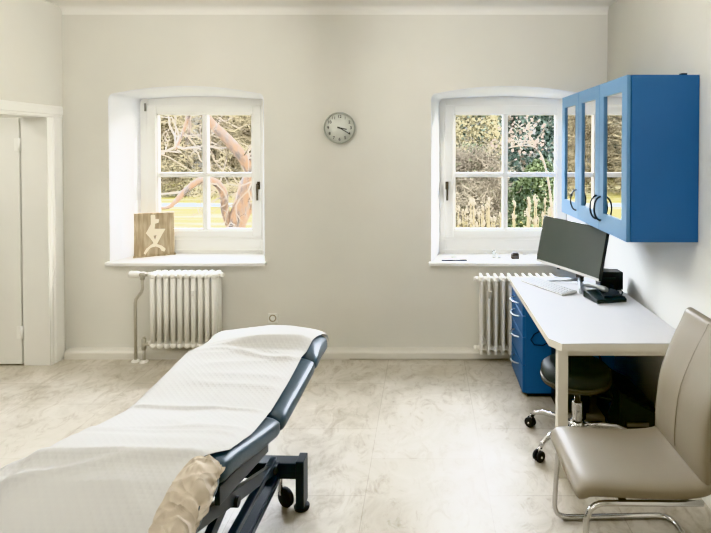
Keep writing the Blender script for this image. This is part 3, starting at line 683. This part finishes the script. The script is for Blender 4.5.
b = MB(OF); b.bb(.74, .77, fy0, fy1, .384, .402); b.bb(.98, 1.01, fy0, fy1, .384, .402); obj('seat_support', b, M['chrome'], t)
b = MB(OF); b.tube(arcpts([(1.20, CHY-.14, .955), (1.285, CHY-.14, .972), (1.285, CHY+.165, .972), (1.20, CHY+.165, .955)], .05), .0105, 10); obj('pull_handle', b, M['chrome'], t)

# ------------------------------------------------------------------ treatment couch
CO = Vector((-.94, 2.0, 0)); CYAW = R(-2)
couch = thing('treatment_couch', 'slate blue padded treatment couch on anthracite frame in left foreground', 'treatment couch', CO, CYAW)
PROF = [(-1.00, .40), (-.80, .53), (-.55, .66), (-.42, .712), (-.30, .728), (-.20, .715), (0.0, .665), (.20, .622), (.45, .64), (.70, .663), (.74, .664), (.88, .668), (1.05, .655)]
def ztop(v):
    if v <= PROF[0][0]: return PROF[0][1]
    for (a, za), (c, zc) in zip(PROF, PROF[1:]):
        if v <= c:
            return za+(zc-za)*(v-a)/(c-a)
    return PROF[-1][1]
def crown(u, v):
    k = max(0, min(1, (v-.72)/.12)); k = k*k*(3-2*k)
    e = max(0, min(1, (1.06-v)/.1))
    return k*math.sqrt(e)*(.05*max(0, 1-((u-.07)/.40)**2)-.03*max(0, -u/.33))
def rw(v):
    for (a, xa), (c, xc) in zip(RW, RW[1:]):
        if v <= c: return xa+(xc-xa)*(v-a)/(c-a)
    return RW[-1][1]
RW = [(-1.05, .28), (-.3, .287), (.2, .33), (.72, .345), (1.06, .335)]
def pad(v0, v1, hw0, hw1, th):
    b = MB(); seg, n = 48, 22; er = .035; rings = []
    for i in range(n+1):
        v = v0+(v1-v0)*(.5-.5*math.cos(math.pi*i/n)); e = min(v-v0, v1-v)
        k = math.sqrt(max(0, 1-(1-min(1, e/er))**2)) if e < er else 1; hw = hw0+(hw1-hw0)*(v-v0)/(v1-v0)
        zt_ = ztop(v); ring = []
        for j in range(seg):
            a = 2*math.pi*j/seg; ca, sa = math.cos(a), math.sin(a)
            x = (hw if ca < 0 else rw(v))*math.copysign(abs(ca)**.22, ca)-(.02*(1-k)*math.copysign(1, ca) if abs(ca) > .3 else 0)
            hh = th/2*(.25+.75*k)
            # side rolls outward towards the bottom
            z = zt_-th/2+hh*math.copysign(abs(sa)**.6, sa)
            if sa > 0: x *= 1-(.14 if ca > 0 else .05)*sa**2; z += crown(x, v)*sa
            ring.append((x, v, z))
        rings.append(ring)
    b.add(sum(rings, []), [(i*seg+j, i*seg+(j+1) % seg, (i+1)*seg+(j+1) % seg, (i+1)*seg+j) for i in range(n) for j in range(seg)]+[tuple(range(seg)), tuple(n*seg+j for j in reversed(range(seg)))], True)
    return b
for nm, v0, v1, a, c in (('headrest', .725, 1.05, .335, .33), ('back_pad', .205, .715, .335, .335), ('seat_pad', -.30, .195, .335, .335), ('leg_pad', -1.0, -.305, .335, .335)):
    obj(nm, pad(v0, v1, a, c, .108), M['leather'], couch, fix=True)
# upper frame boards under the pads
b = MB()
for v0, v1 in ((.22, 1.0), (-.29, .19), (-.98, -.32)):
    n = 6
    for s in (-.24, .24):
        b.tube([(s, v0+(v1-v0)*i/n, ztop(v0+(v1-v0)*i/n)-.105) for i in range(n+1)], .016, 6)
    for v in (v0+.05, v1-.05): b.box((0, v, ztop(v)-.1), (.5, .04, .02))
obj('pad_frame', b, M['metal'], couch)
for v0, v1 in ((-.29, .19), (-.98, -.32)):
    for u_ in (-.27, .262 if v0 > -.5 else .225):
        b = MB(); b.prism([(v0, ztop(v0)-.165), (v0, ztop(v0)-.10), (v1, ztop(v1)-.10), (v1, ztop(v1)-.165)], lambda u, v, d: Vector((d, u, v)), u_-.009, u_+.009); obj('side_board', b, M['metal'], couch, .003, fix=True)
# base: two long rails, cross beams, posts with round feet, castors
b = MB(); b.bb(-.33, .31, .47, .54, .16, .235); obj('cross_beam', b, M['metal'], couch, .004); b = MB(); b.bb(-.33, .31, -.78, -.71, .16, .235); obj('cross_beam', b, M['metal'], couch, .004)
for s in (-.2, .2):
    b = MB(); b.bb(s-.025, s+.025, -.72, .48, .14, .185); obj('base_rail', b, M['metal'], couch, .003)
    b = MB(); b.bb(s+.026, s+.03, -.7, .46, .15, .175); obj('rail_inlay', b, M['railmetal'], couch)
for vx in (-.345, .325):
    for v in (.505, -.745):
        b = MB(); b.bb(vx-.02, vx+.02, v-.04, v+.04, .02, .248); ps = obj('post', b, M['metal'], couch, .004)
        b = MB(); b.lathe([(0, 0), (.036, 0), (.038, .012), (.03, .02), (.012, .03), (.012, .04)], (vx, v, 0), seg=20); obj('levelling_foot', b, M['rubber'], ps)
for vx in (-.25, .235):
    for v in (.52, -.76):
        b = MB(); b.lathe([(0, -.014), (.04, -.014), (.046, -.008), (.046, .008), (.04, .014), (0, .014)], (vx+.01, v-.01, .047), Vector((.55, 1, 0)), 24); ca = obj('caster_wheel', b, M['rubber'], couch)
        b = MB(); b.cyl((vx-.015, v-.01, .06), (vx-.015, v-.01, .17), .009); obj('caster_stem', b, M['chrome'], ca)
# scissor arms between base and upper frame, lifting motor
for s in (-.215, .215):
    b = MB(); n = Vector((0, 1, 0))
    b.prism([(.46, .20), (.46, .255), (-.42, .60), (-.42, .545)], lambda u, v, d: Vector((d, u, v)), s-.012, s+.012); obj('scissor_arm', b, M['metal'], couch, .002, fix=True)
    b = MB(); b.prism([(-.68, .20), (-.68, .255), (.25, .53), (.25, .475)], lambda u, v, d: Vector((d, u, v)), s*.86-.012, s*.86+.012); obj('scissor_arm', b, M['metal'], couch, .002, fix=True)
    b = MB(); b.bb(s-.016, s+.016, -.62, .42, .272, .30); obj('side_rail', b, M['railmetal'], couch, .003)
    for v, z in ((.40, .25), (-.05, .41), (-.38, .57)):
        b = MB(); b.cyl((s-.02, v, z), (s+.024, v, z), .02, seg=14); obj('pivot', b, M['black'], couch)
b = MB(); b.cyl((0, .3, .24), (0, -.1, .42), .035); b.cyl((0, -.1, .42), (0, -.3, .52), .016); obj('lifting_motor', b, M['black'], couch)

# couch paper: follows the pads, a few wrinkles; its near right end is crumpled over the edge
EDGE = [(-1.0, .215), (-.60, .20), (-.45, .20), (-.33, .21), (-.22, .278), (-.05, .29), (.2, .276), (.45, .282), (.68, .28), (.9, .31), (1.06, .335)]
def redge(v):
    for (a, xa), (c, xc) in zip(EDGE, EDGE[1:]):
        if v <= c: return xa+(xc-xa)*(v-a)/(c-a)
    return EDGE[-1][1]
def wr(x, y, s=1.0):
    p = Vector((x*1.6, y*5.0, 0)); q = Vector((x*7, y*9, 3))
    w = (1-abs(noise.noise(p)))**4*.009+noise.noise(q)*.0022
    g = lambda c, wd: math.exp(-((y-c)/wd)**2)
    w += .013*g(.185-.02*x, .016)+.010*g(-.06+.02*math.sin(x*5), .02)+.006*g(-.11-.03*x, .012)
    w += .016*g(-.30+.03*x, .03)+.012*g(-.37+.05*math.sin(x*6+1), .018)*max(0, min(1, .6-x*2.5))+.010*g(.69-.05*math.sin(x*9), .018)+.008*g(.80+.1*x, .02)
    return w*s
DROP = []
for k_ in range(61):
    sa_ = math.sin(math.pi/2*(1-k_/60)); ca_ = math.cos(math.pi/2*(1-k_/60))
    DROP.append((abs(ca_)**.22*(1-.14*sa_**2), 1-sa_**.6))
def drop_at(f):
    f = min(max(f, 0), 1)
    for (a, da), (c, dc) in zip(DROP, DROP[1:]):
        if f <= c: return .054*(da+(dc-da)*(f-a)/max(1e-6, c-a))
    return .054
def sheet(u, w):
    v = -1.03+2.1*u; re = redge(v); k_ = max(0, min(1, (-.25-v)/.11)); le = -.345-.07*k_*k_*(3-2*k_)
    L_ = (re-le); ex = .07*max(.0, min(1, (.9-v)/.3))+.015; s = w*(L_+ex)
    vv = min(v, 1.045)
    if s < ex: x = le-.012*math.sin((1-s/ex)*3.1)*.4-.004; z = ztop(vv)+.004-(ex-s)+.004*noise.noise(Vector((v*9, 0, 1)))
    else: x = le+(s-ex); z = ztop(vv)+.008
    e = min(1, max(0, (s-ex)/.04))
    sh = max(0, (min(abs(x), .36)-.29)/.055)**2*.012 if x < 0 else drop_at(x/rw(v))-.001
    z += wr(x, v)*e*(.15+.85*min(1, max(0, (re-x)/.06)))+crown(x, vv)-(sh if s >= ex else .012)
    if v > 1.045: z -= (v-1.045)*1.2
    if v < -.95: z -= (-.95-v)*.5
    return Vector((x, v, z+.002))
ps = thing('couch_paper', 'white embossed paper sheet spread over the treatment couch', 'paper sheet', CO+Vector((0, 0, .5)), CYAW)
OF = (0, 0, .5)
b = MB(OF); b.grid(sheet, 190, 60); obj('paper_sheet', b, M['paper'], ps)
def crum(u, w):
    # gathered flap lying on the right rim of the leg pad and hanging over its side
    v = -1.0+.688*u; re = redge(v)-.025; R0 = rw(v)
    uu = u+.05*noise.noise(Vector((u*4, w*3, 9)))
    fold = 1-abs(noise.noise(Vector((uu*11+w*1.6, w*.7, 2))))*2.4; fold2 = 1-abs(noise.noise(Vector((uu*19-w*2.2, w*1.3, 6))))*2.2
    k = .004+.0075*fold+.005*fold2+.006*noise.noise(Vector((u*5, w*3, 4)))+.002*noise.noise(Vector((u*40, w*14, 4)))
    drop = (.05+.03*noise.noise(Vector((u*6, 0, 3))))*min(1, (1.0-u)*5+.15); z0 = ztop(v)+.008
    if w < .45:
        q = w/.45; x = re+(R0-.036-re)*q; z = z0-.008*q*q; nx, nz = 0, 1
    else:
        q = (w-.45)/.55; a = min(1, q*3); x = R0-.036+.022*math.sin(a*1.57)+.008*q; z = z0-.008-.014*a*a-drop*q; nx, nz = a, 1-a
    k *= min(1, w*4)
    return Vector((x+k*nx*1.3, v+.012*noise.noise(Vector((u*9, w*5, 1))), z+k*nz*1.3+.002))
b = MB(OF); b.grid(crum, 160, 60, flip=True); obj('crumpled_flap', b, M['crumple'], ps)

# ------------------------------------------------------------------ outside
GZ = -.45
def gz(y): return GZ+max(0, (y-26))*.06
b = MB(); b.grid(lambda u, v: Vector((-45+90*u, 4.9+45*v, gz(4.9+45*v)+.015*noise.noise(Vector((u*30, v*15, 0))))), 60, 40); struct('garden_lawn', b, M['lawn'])
b = MB(); b.grid(lambda u, v: Vector((-40+80*u, 18.2+1.3*v+.8*math.sin(u*5), GZ+.022)), 40, 1); struct('garden_path', b, M['path'])
b = MB(); b.grid(lambda u, v: Vector((-60+120*u, 36+24*v, .3+11*v+1.2*noise.noise(Vector((u*14, v*4, 7))))), 60, 16); struct('wooded_hillside', b, M['hill'])

def twig(b, p, d, ln, r, rr, bend=.25, n=3, seg=3):
    pts = [Vector(p)]; d = Vector(d).normalized()
    for i in range(n):
        d = (d+Vector((rr.gauss(0, bend), rr.gauss(0, bend), rr.gauss(0, bend)))).normalized(); pts.append(pts[-1]+d*ln/n)
    b.tube(pts, [r*(1-.75*i/n) for i in range(n+1)], seg, False, False); return pts
def grow(b, p, d, ln, r, depth, rr, kids=3, spread=.7, bend=.22, tips=None):
    pts = twig(b, p, d, ln, r, rr, bend, 4, 6 if r > .04 else 3)
    if depth == 0:
        if tips is not None: tips += pts[2:]
        return
    for k in range(kids):
        i = rr.choice((2, 3, 4)); q = pts[i]; base = (pts[i]-pts[i-1]).normalized()
        nd = (base+Vector((rr.gauss(0, spread), rr.gauss(0, spread), rr.gauss(0, spread)+.1))).normalized()
        grow(b, q, nd, ln*rr.uniform(.55, .8), r*.5, depth-1, rr, kids, spread, bend, tips)

def thicket(name, label, cat, x, y, w, h, n, mt, seed, r=.02, leaves=0, lm=None, group=None):
    rr = random.Random(seed); g = gz(y); t = thing(name, label, cat, (x, y, g), 0, group); b = MB()
    for i in range(n):
        z = h*.88*rr.random()**.8; k = math.sqrt(max(.08, 1-(z/h)**2)); a = rr.uniform(0, 6.28); q = math.sqrt(rr.random())*w*.42*k; p = (math.cos(a)*q, math.sin(a)*q*.7, z)
        a = rr.uniform(0, 6.28); twig(b, p, (math.cos(a), math.sin(a)*.6, rr.uniform(-.2, 1.1)), rr.uniform(.4, 1.0)*h/4, r*rr.uniform(.4, 1.3), rr, .45)
    obj('twigs', b, mt, t)
    if leaves:
        b = MB()
        for i in range(leaves):
            z = h*rr.random(); k = math.sqrt(max(.08, 1-(z/h)**2)); a = rr.uniform(0, 6.28); q = math.sqrt(rr.random())*w*.46*k; b.leaf((math.cos(a)*q, math.sin(a)*q*.7, z), rr.uniform(.04, .1)*h/4, rr)
        obj('leaves', b, lm, t)
    return t
def leafy(name, label, cat, x, y, w, h, n, mt, seed, size=.16, z0=.0, trunk=True, bm=None, cone=False, group=None):
    rr = random.Random(seed); g = gz(y); t = thing(name, label, cat, (x, y, g), 0, group); b = MB()
    for i in range(n):
        z = rr.random()**.9; k = (1-z)*.95+.05 if cone else math.sqrt(max(.03, 1-(2*z-1)**2 if z0 > .5 else 1-z*z))
        a = rr.uniform(0, 6.28); q = k*math.sqrt(rr.uniform(.25, 1))*w/2
        lump = 1+.5*noise.noise(Vector((math.cos(a)*1.6, math.sin(a)*1.6+z*5, seed*3.7)))
        b.leaf((math.cos(a)*q*lump, math.sin(a)*q*lump, z0+z*(h-z0)), size*rr.uniform(.6, 1.5), rr)
    obj('foliage', b, mt, t)
    if trunk:
        b = MB(); grow(b, (0, 0, 0), (0, 0, 1), h*.75, .035*h/3, 2, rr, 3); obj('trunk', b, bm or M['twig'], t)
    return t

# big gnarled tree in front of the left window (Y about 9)
def px(x, y, Y): return Vector(((x-425)*Y/520, Y, 1.75-(y-147)*Y/520))
t = thing('gnarled_tree', 'gnarled bare tree with thick leaning trunk outside the left window', 'tree', (px(234, 250, 9).x, 9, GZ)); OF = t.location.copy()
def limb(pts, rs, name='branch', mt='bark'):
    P = curve3([px(a, c, Y) for a, c, Y in pts], 5); n = len(P)
    R_ = [rs[0]+(rs[1]-rs[0])*i/(n-1) for i in range(n)]
    b = MB(OF); b.tube(P, [r*(1+.12*noise.noise(p*3)) for r, p in zip(R_, P)], 10); return obj(name, b, M[mt], t), P
def curve3(pts, n):
    out = []
    for i in range(len(pts)-1):
        p0, p1, p2, p3 = [pts[max(0, min(len(pts)-1, k))] for k in (i-1, i, i+1, i+2)]
        for s in range(n):
            u = s/n; out.append(.5*((2*p1)+(p2-p0)*u+(2*p0-5*p1+4*p2-p3)*u*u+(3*p1-p0-3*p2+p3)*u**3))
    out.append(pts[-1]); return out
allp = []
for pts, rs, nm in (([(233, 272, 9), (235, 232, 9), (241, 205, 9), (249, 180, 9), (255, 160, 9), (263, 130, 9), (268, 95, 9), (262, 50, 8.9), (270, 0, 8.8), (264, -50, 8.8)], (.18, .02), 'trunk'),
                    ([(252, 172, 9), (243, 158, 8.9), (228, 140, 8.8), (212, 124, 8.7), (203, 112, 8.6), (188, 96, 8.5), (160, 60, 8.3), (140, 10, 8.2)], (.11, .02), 'branch'),
                    ([(234, 235, 9), (225, 212, 8.9), (223, 193, 8.8), (214, 182, 8.7), (200, 181, 8.6), (186, 190, 8.5), (175, 202, 8.4), (166, 208, 8.3), (150, 206, 8.2), (130, 190, 8.1)], (.085, .012), 'branch'),
                    ([(236, 240, 9), (245, 215, 9.2), (256, 203, 9.3), (266, 196, 9.4), (285, 185, 9.5), (310, 150, 9.6), (320, 100, 9.7)], (.09, .012), 'branch'),
                    ([(203, 112, 8.6), (192, 108, 8.6), (186, 125, 8.6), (176, 150, 8.5)], (.045, .015), 'branch'),
                    ([(186, 96, 8.8), (187, 110, 8.8), (190, 128, 8.8), (184, 150, 8.8)], (.05, .012), 'branch')):
    allp += limb(pts, rs, nm)[1][3:]
rr = random.Random(5); b = MB(OF)
for i in range(46):
    q = rr.choice(allp); grow(b, q, (rr.gauss(0, 1), rr.gauss(0, .7), rr.uniform(-.3, 1)), rr.uniform(.4, 1.1), .02, 2, rr, 3, .7, .3)
o = obj('twigs', b, M['barkpale'], t)

# shrubs and trees behind, left of the view
k = 0
LB = [('a', -8.0, 23.5), ('b', -9.9, 25.6), ('c', -11.6, 23.2), ('d', -6.0, 25.8), ('e', -14.2, 25.2), ('f', -3.4, 24)]
LBL = ['tall straw coloured bare shrub behind the gnarled tree', 'straw coloured bare shrub seen left of window bar, across the lawn', 'pale bare shrub at left edge of the left window view', 'broad straw coloured shrub behind the leaning trunk', 'dry straw thicket beyond the pale shrub, far left outside', 'straw coloured thicket outside between the two windows']
for (lb, x, y), l2 in zip(LB, LBL):
    thicket('bare_shrub', l2, 'shrub', x, y, 3.6, 5.6, 2600, M['straw'] if k % 3 != 1 else M['twig'], 20+k, .017, 1500, M['willow'], 'bare shrubs across the lawn'); k += 1
leafy('evergreen_tree', 'dark evergreen tree behind straw shrubs outside the left window', 'tree', -10.5, 31, 4.4, 9, 6000, M['ever'], 41, .3)
leafy('evergreen_tree', 'dark evergreen tree behind the gnarled tree, further right', 'tree', -4.6, 31, 4.4, 8.5, 6000, M['ever'], 42, .3)
leafy('evergreen_tree', 'dark evergreen tree at far left behind the pale shrub', 'tree', -16.4, 31, 4.4, 9, 5000, M['ever'], 43, .3)
thicket('low_hedge', 'low pale twiggy hedge along the far side of the path', 'hedge', -7.8, 21.0, 5, .8, 1200, M['straw'], 60, .012)
# right of the view
thicket('bare_shrub', 'grey brown bare thicket in lower left of the right window view', 'shrub', 1.05, 11.5, 2.1, 2.3, 3800, M['twig'], 31, .009, 1500, M['pine'], 'bare shrubs across the lawn')
leafy('pine_shrub', 'olive green needle shrub low in the right window view', 'shrub', 2.2, 10.0, 1.5, 1.95, 9000, M['pine'], 32, .06)
leafy('willow_tree', 'yellowish willow in upper left of the right window view', 'tree', 1.55, 16, 1.9, 5.2, 7000, M['willow'], 33, .085)
leafy('evergreen_tree', 'dark evergreen tree filling upper middle of the right window view', 'tree', 3.7, 18, 3.4, 8, 11000, M['ever'], 34, .13, cone=True)
leafy('evergreen_tree', 'dark evergreen tree between the willow and tall conifer', 'tree', 2.2, 24, 5, 7, 9000, M['ever'], 35, .2)
thicket('bare_shrub', 'straw coloured shrub at right edge of the right window view', 'shrub', 7.0, 18, 3, 5, 2600, M['straw'], 36, .014, 1500, M['willow'], 'bare shrubs across the lawn')
thicket('bare_shrub', 'straw coloured shrub far behind the dark tall conifer', 'shrub', 8.0, 25, 4.5, 6, 2600, M['straw'], 37, .018, 1500, M['willow'], 'bare shrubs across the lawn')
t = thing('dry_leaved_tree', 'slender pale tree with pinkish dry leaves outside the right window', 'tree', (2.35, 9, GZ)); OF = t.location.copy(); rr = random.Random(8); tips = []
b = MB(OF); P = curve3([px(560, 280, 9), px(553, 220, 9), (px(549, 185, 9)), px(543, 160, 9), px(535, 148, 9), px(520, 146, 9), px(505, 149, 9)], 4); b.tube(P, [.022-.015*i/(len(P)-1) for i in range(len(P))], 7)
for i in range(10): grow(b, rr.choice(P[13:]), (rr.uniform(-.6, .5), rr.gauss(0, .4), rr.uniform(.2, 1)), .42, .010, 1, rr, 3, .6, .3, tips)
obj('trunk', b, M['barkpale'], t)
b = MB(OF)
for q in tips:
    for j in range(2): b.leaf(q+Vector((rr.gauss(0, .06), rr.gauss(0, .06), rr.gauss(0, .06))), rr.uniform(.04, .075), rr)
obj('dry_leaves', b, M['pink'], t)

# dry seed-headed perennials close to the right window, each plant a thing
PL = [('leftmost dry perennial with pale seed heads outside right window', .36), ('dry perennial with seed heads, second from left outside right window', .62), ('dry perennial with seed heads just left of the window bar', .86), ('dry perennial with seed heads just right of the window bar', 1.16), ('dry perennial with seed heads, second from right outside right window', 1.42), ('rightmost dry perennial with seed heads, beside the monitor edge', 1.66)]
for i, (lb, x) in enumerate(PL):
    rr = random.Random(90+i); Y = 6.9+rr.uniform(-.2, .2); t = thing('dry_perennial', lb, 'plant', (x, Y, GZ), 0, 'dry perennials below the right window'); b = MB(); hd = MB()
    for j in range(9):
        h_ = rr.uniform(1.18, 1.52); bx_ = rr.gauss(0, .09); pts = [(bx_*.3, rr.gauss(0, .05), 0), (bx_*.8, rr.gauss(0, .05), h_*.6), (bx_, rr.gauss(0, .06), h_)]
        b.tube(pts, [.008, .007, .005], 4, False)
        c = Vector(pts[2]); hd.lathe([(0, -.05), (.011, -.035), (.017, 0), (.012, .03), (0, .05)], c, (rr.gauss(0, .3), rr.gauss(0, .3), 1), 7)
        for q in range(10): hd.leaf(c+Vector((rr.gauss(0, .02), rr.gauss(0, .02), rr.gauss(0, .03))), .028, rr)
        for q in range(5): b.leaf(Vector(pts[1])+Vector((rr.gauss(0, .04), rr.gauss(0, .04), rr.uniform(-.3, .3))), .09, rr)
    obj('stalks', b, M['straw'], t); obj('seed_heads', hd, M['plume'], t)

# ------------------------------------------------------------------ light
w = bpy.data.worlds.new('World'); sc.world = w; w.use_nodes = True
N = w.node_tree.nodes; L = w.node_tree.links
sk = N.new('ShaderNodeTexSky'); sk.sky_type = 'NISHITA'; sk.sun_disc = False; sk.sun_elevation = R(28); sk.sun_rotation = R(70); sk.air_density = 1.0; sk.dust_density = 2.5
mixc = N.new('ShaderNodeMix'); mixc.data_type = 'RGBA'; mixc.inputs[0].default_value = .75; L.new(sk.outputs[0], mixc.inputs[6]); mixc.inputs[7].default_value = (8.6, 9.0, 9.8, 1)
L.new(mixc.outputs[2], N['Background'].inputs[0]); N['Background'].inputs[1].default_value = 4.7
su = bpy.data.lights.new('sun', 'SUN'); su.energy = 20; su.angle = R(.6); su.color = (1, .95, .86)
so = bpy.data.objects.new('sun', su); COL.objects.link(so); so.rotation_euler = Vector((.90, .19, .40)).to_track_quat('Z', 'Y').to_euler()
def area(name, loc, target, sx, sy, e, col):
    l = bpy.data.lights.new(name, 'AREA'); l.shape = 'RECTANGLE'; l.size = sx; l.size_y = sy; l.energy = e; l.color = col
    o = bpy.data.objects.new(name, l); COL.objects.link(o); o.location = loc
    o.rotation_euler = (Vector(loc)-Vector(target)).to_track_quat('Z', 'Y').to_euler(); return o
area('fill_left', (-.85, 2.5, 2.68), (-3, 2.5, 2.72), 1.4, .3, 17, (1, .985, .96))  # unseen fill light, added to brighten the left wall
area('fill_right', (-.75, 2.4, 2.68), (1.5, 2.3, 2.68), 1.4, .3, 23, (1, .985, .96))  # added fill with no fitting in the room, lifts the right wall
area('fill_back', (-.8, .9, 2.72), (-.8, 4.33, 1.5), 2.4, .3, 9, (1, .985, .96))  # soft fill added above the view for the back wall
area('fill_rear', (-1.2, -1.3, 2.1), (-.6, 3, 1.6), 1.4, 1.0, 13, (1, .985, .96))  # weak fill added behind the camera, no real lamp there
area('adjoining_room_fill', (-4.2, 3.0, H-.05), (-4.2, 3.0, 0), .8, .8, 17, (1, .99, .96))  # fill light added next door so the open leaf is not dark

# ------------------------------------------------------------------ camera
cam = bpy.data.cameras.new('camera'); co = bpy.data.objects.new('camera', cam); COL.objects.link(co)
TH = R(1.0); F = 520.0
co.location = (0, 0, 1.75); co.rotation_euler = (math.pi/2-TH, 0, 0)
cam.sensor_fit = 'HORIZONTAL'; cam.sensor_width = 36; cam.lens = 36*F/711
cam.shift_x = -(425-355.5)/711; cam.shift_y = -(266.5-(147+F*math.tan(TH)))/711
cam.clip_start = .05; cam.clip_end = 300
sc.camera = co
sc.view_settings.view_transform = 'Khronos PBR Neutral'; sc.view_settings.look = 'None'; sc.view_settings.exposure = .24; sc.view_settings.gamma = 1
try: sc.cycles.max_bounces = 10; sc.cycles.diffuse_bounces = 6; sc.cycles.transparent_max_bounces = 16; sc.cycles.sample_clamp_indirect = 6; sc.cycles.caustics_reflective = False
except Exception: pass
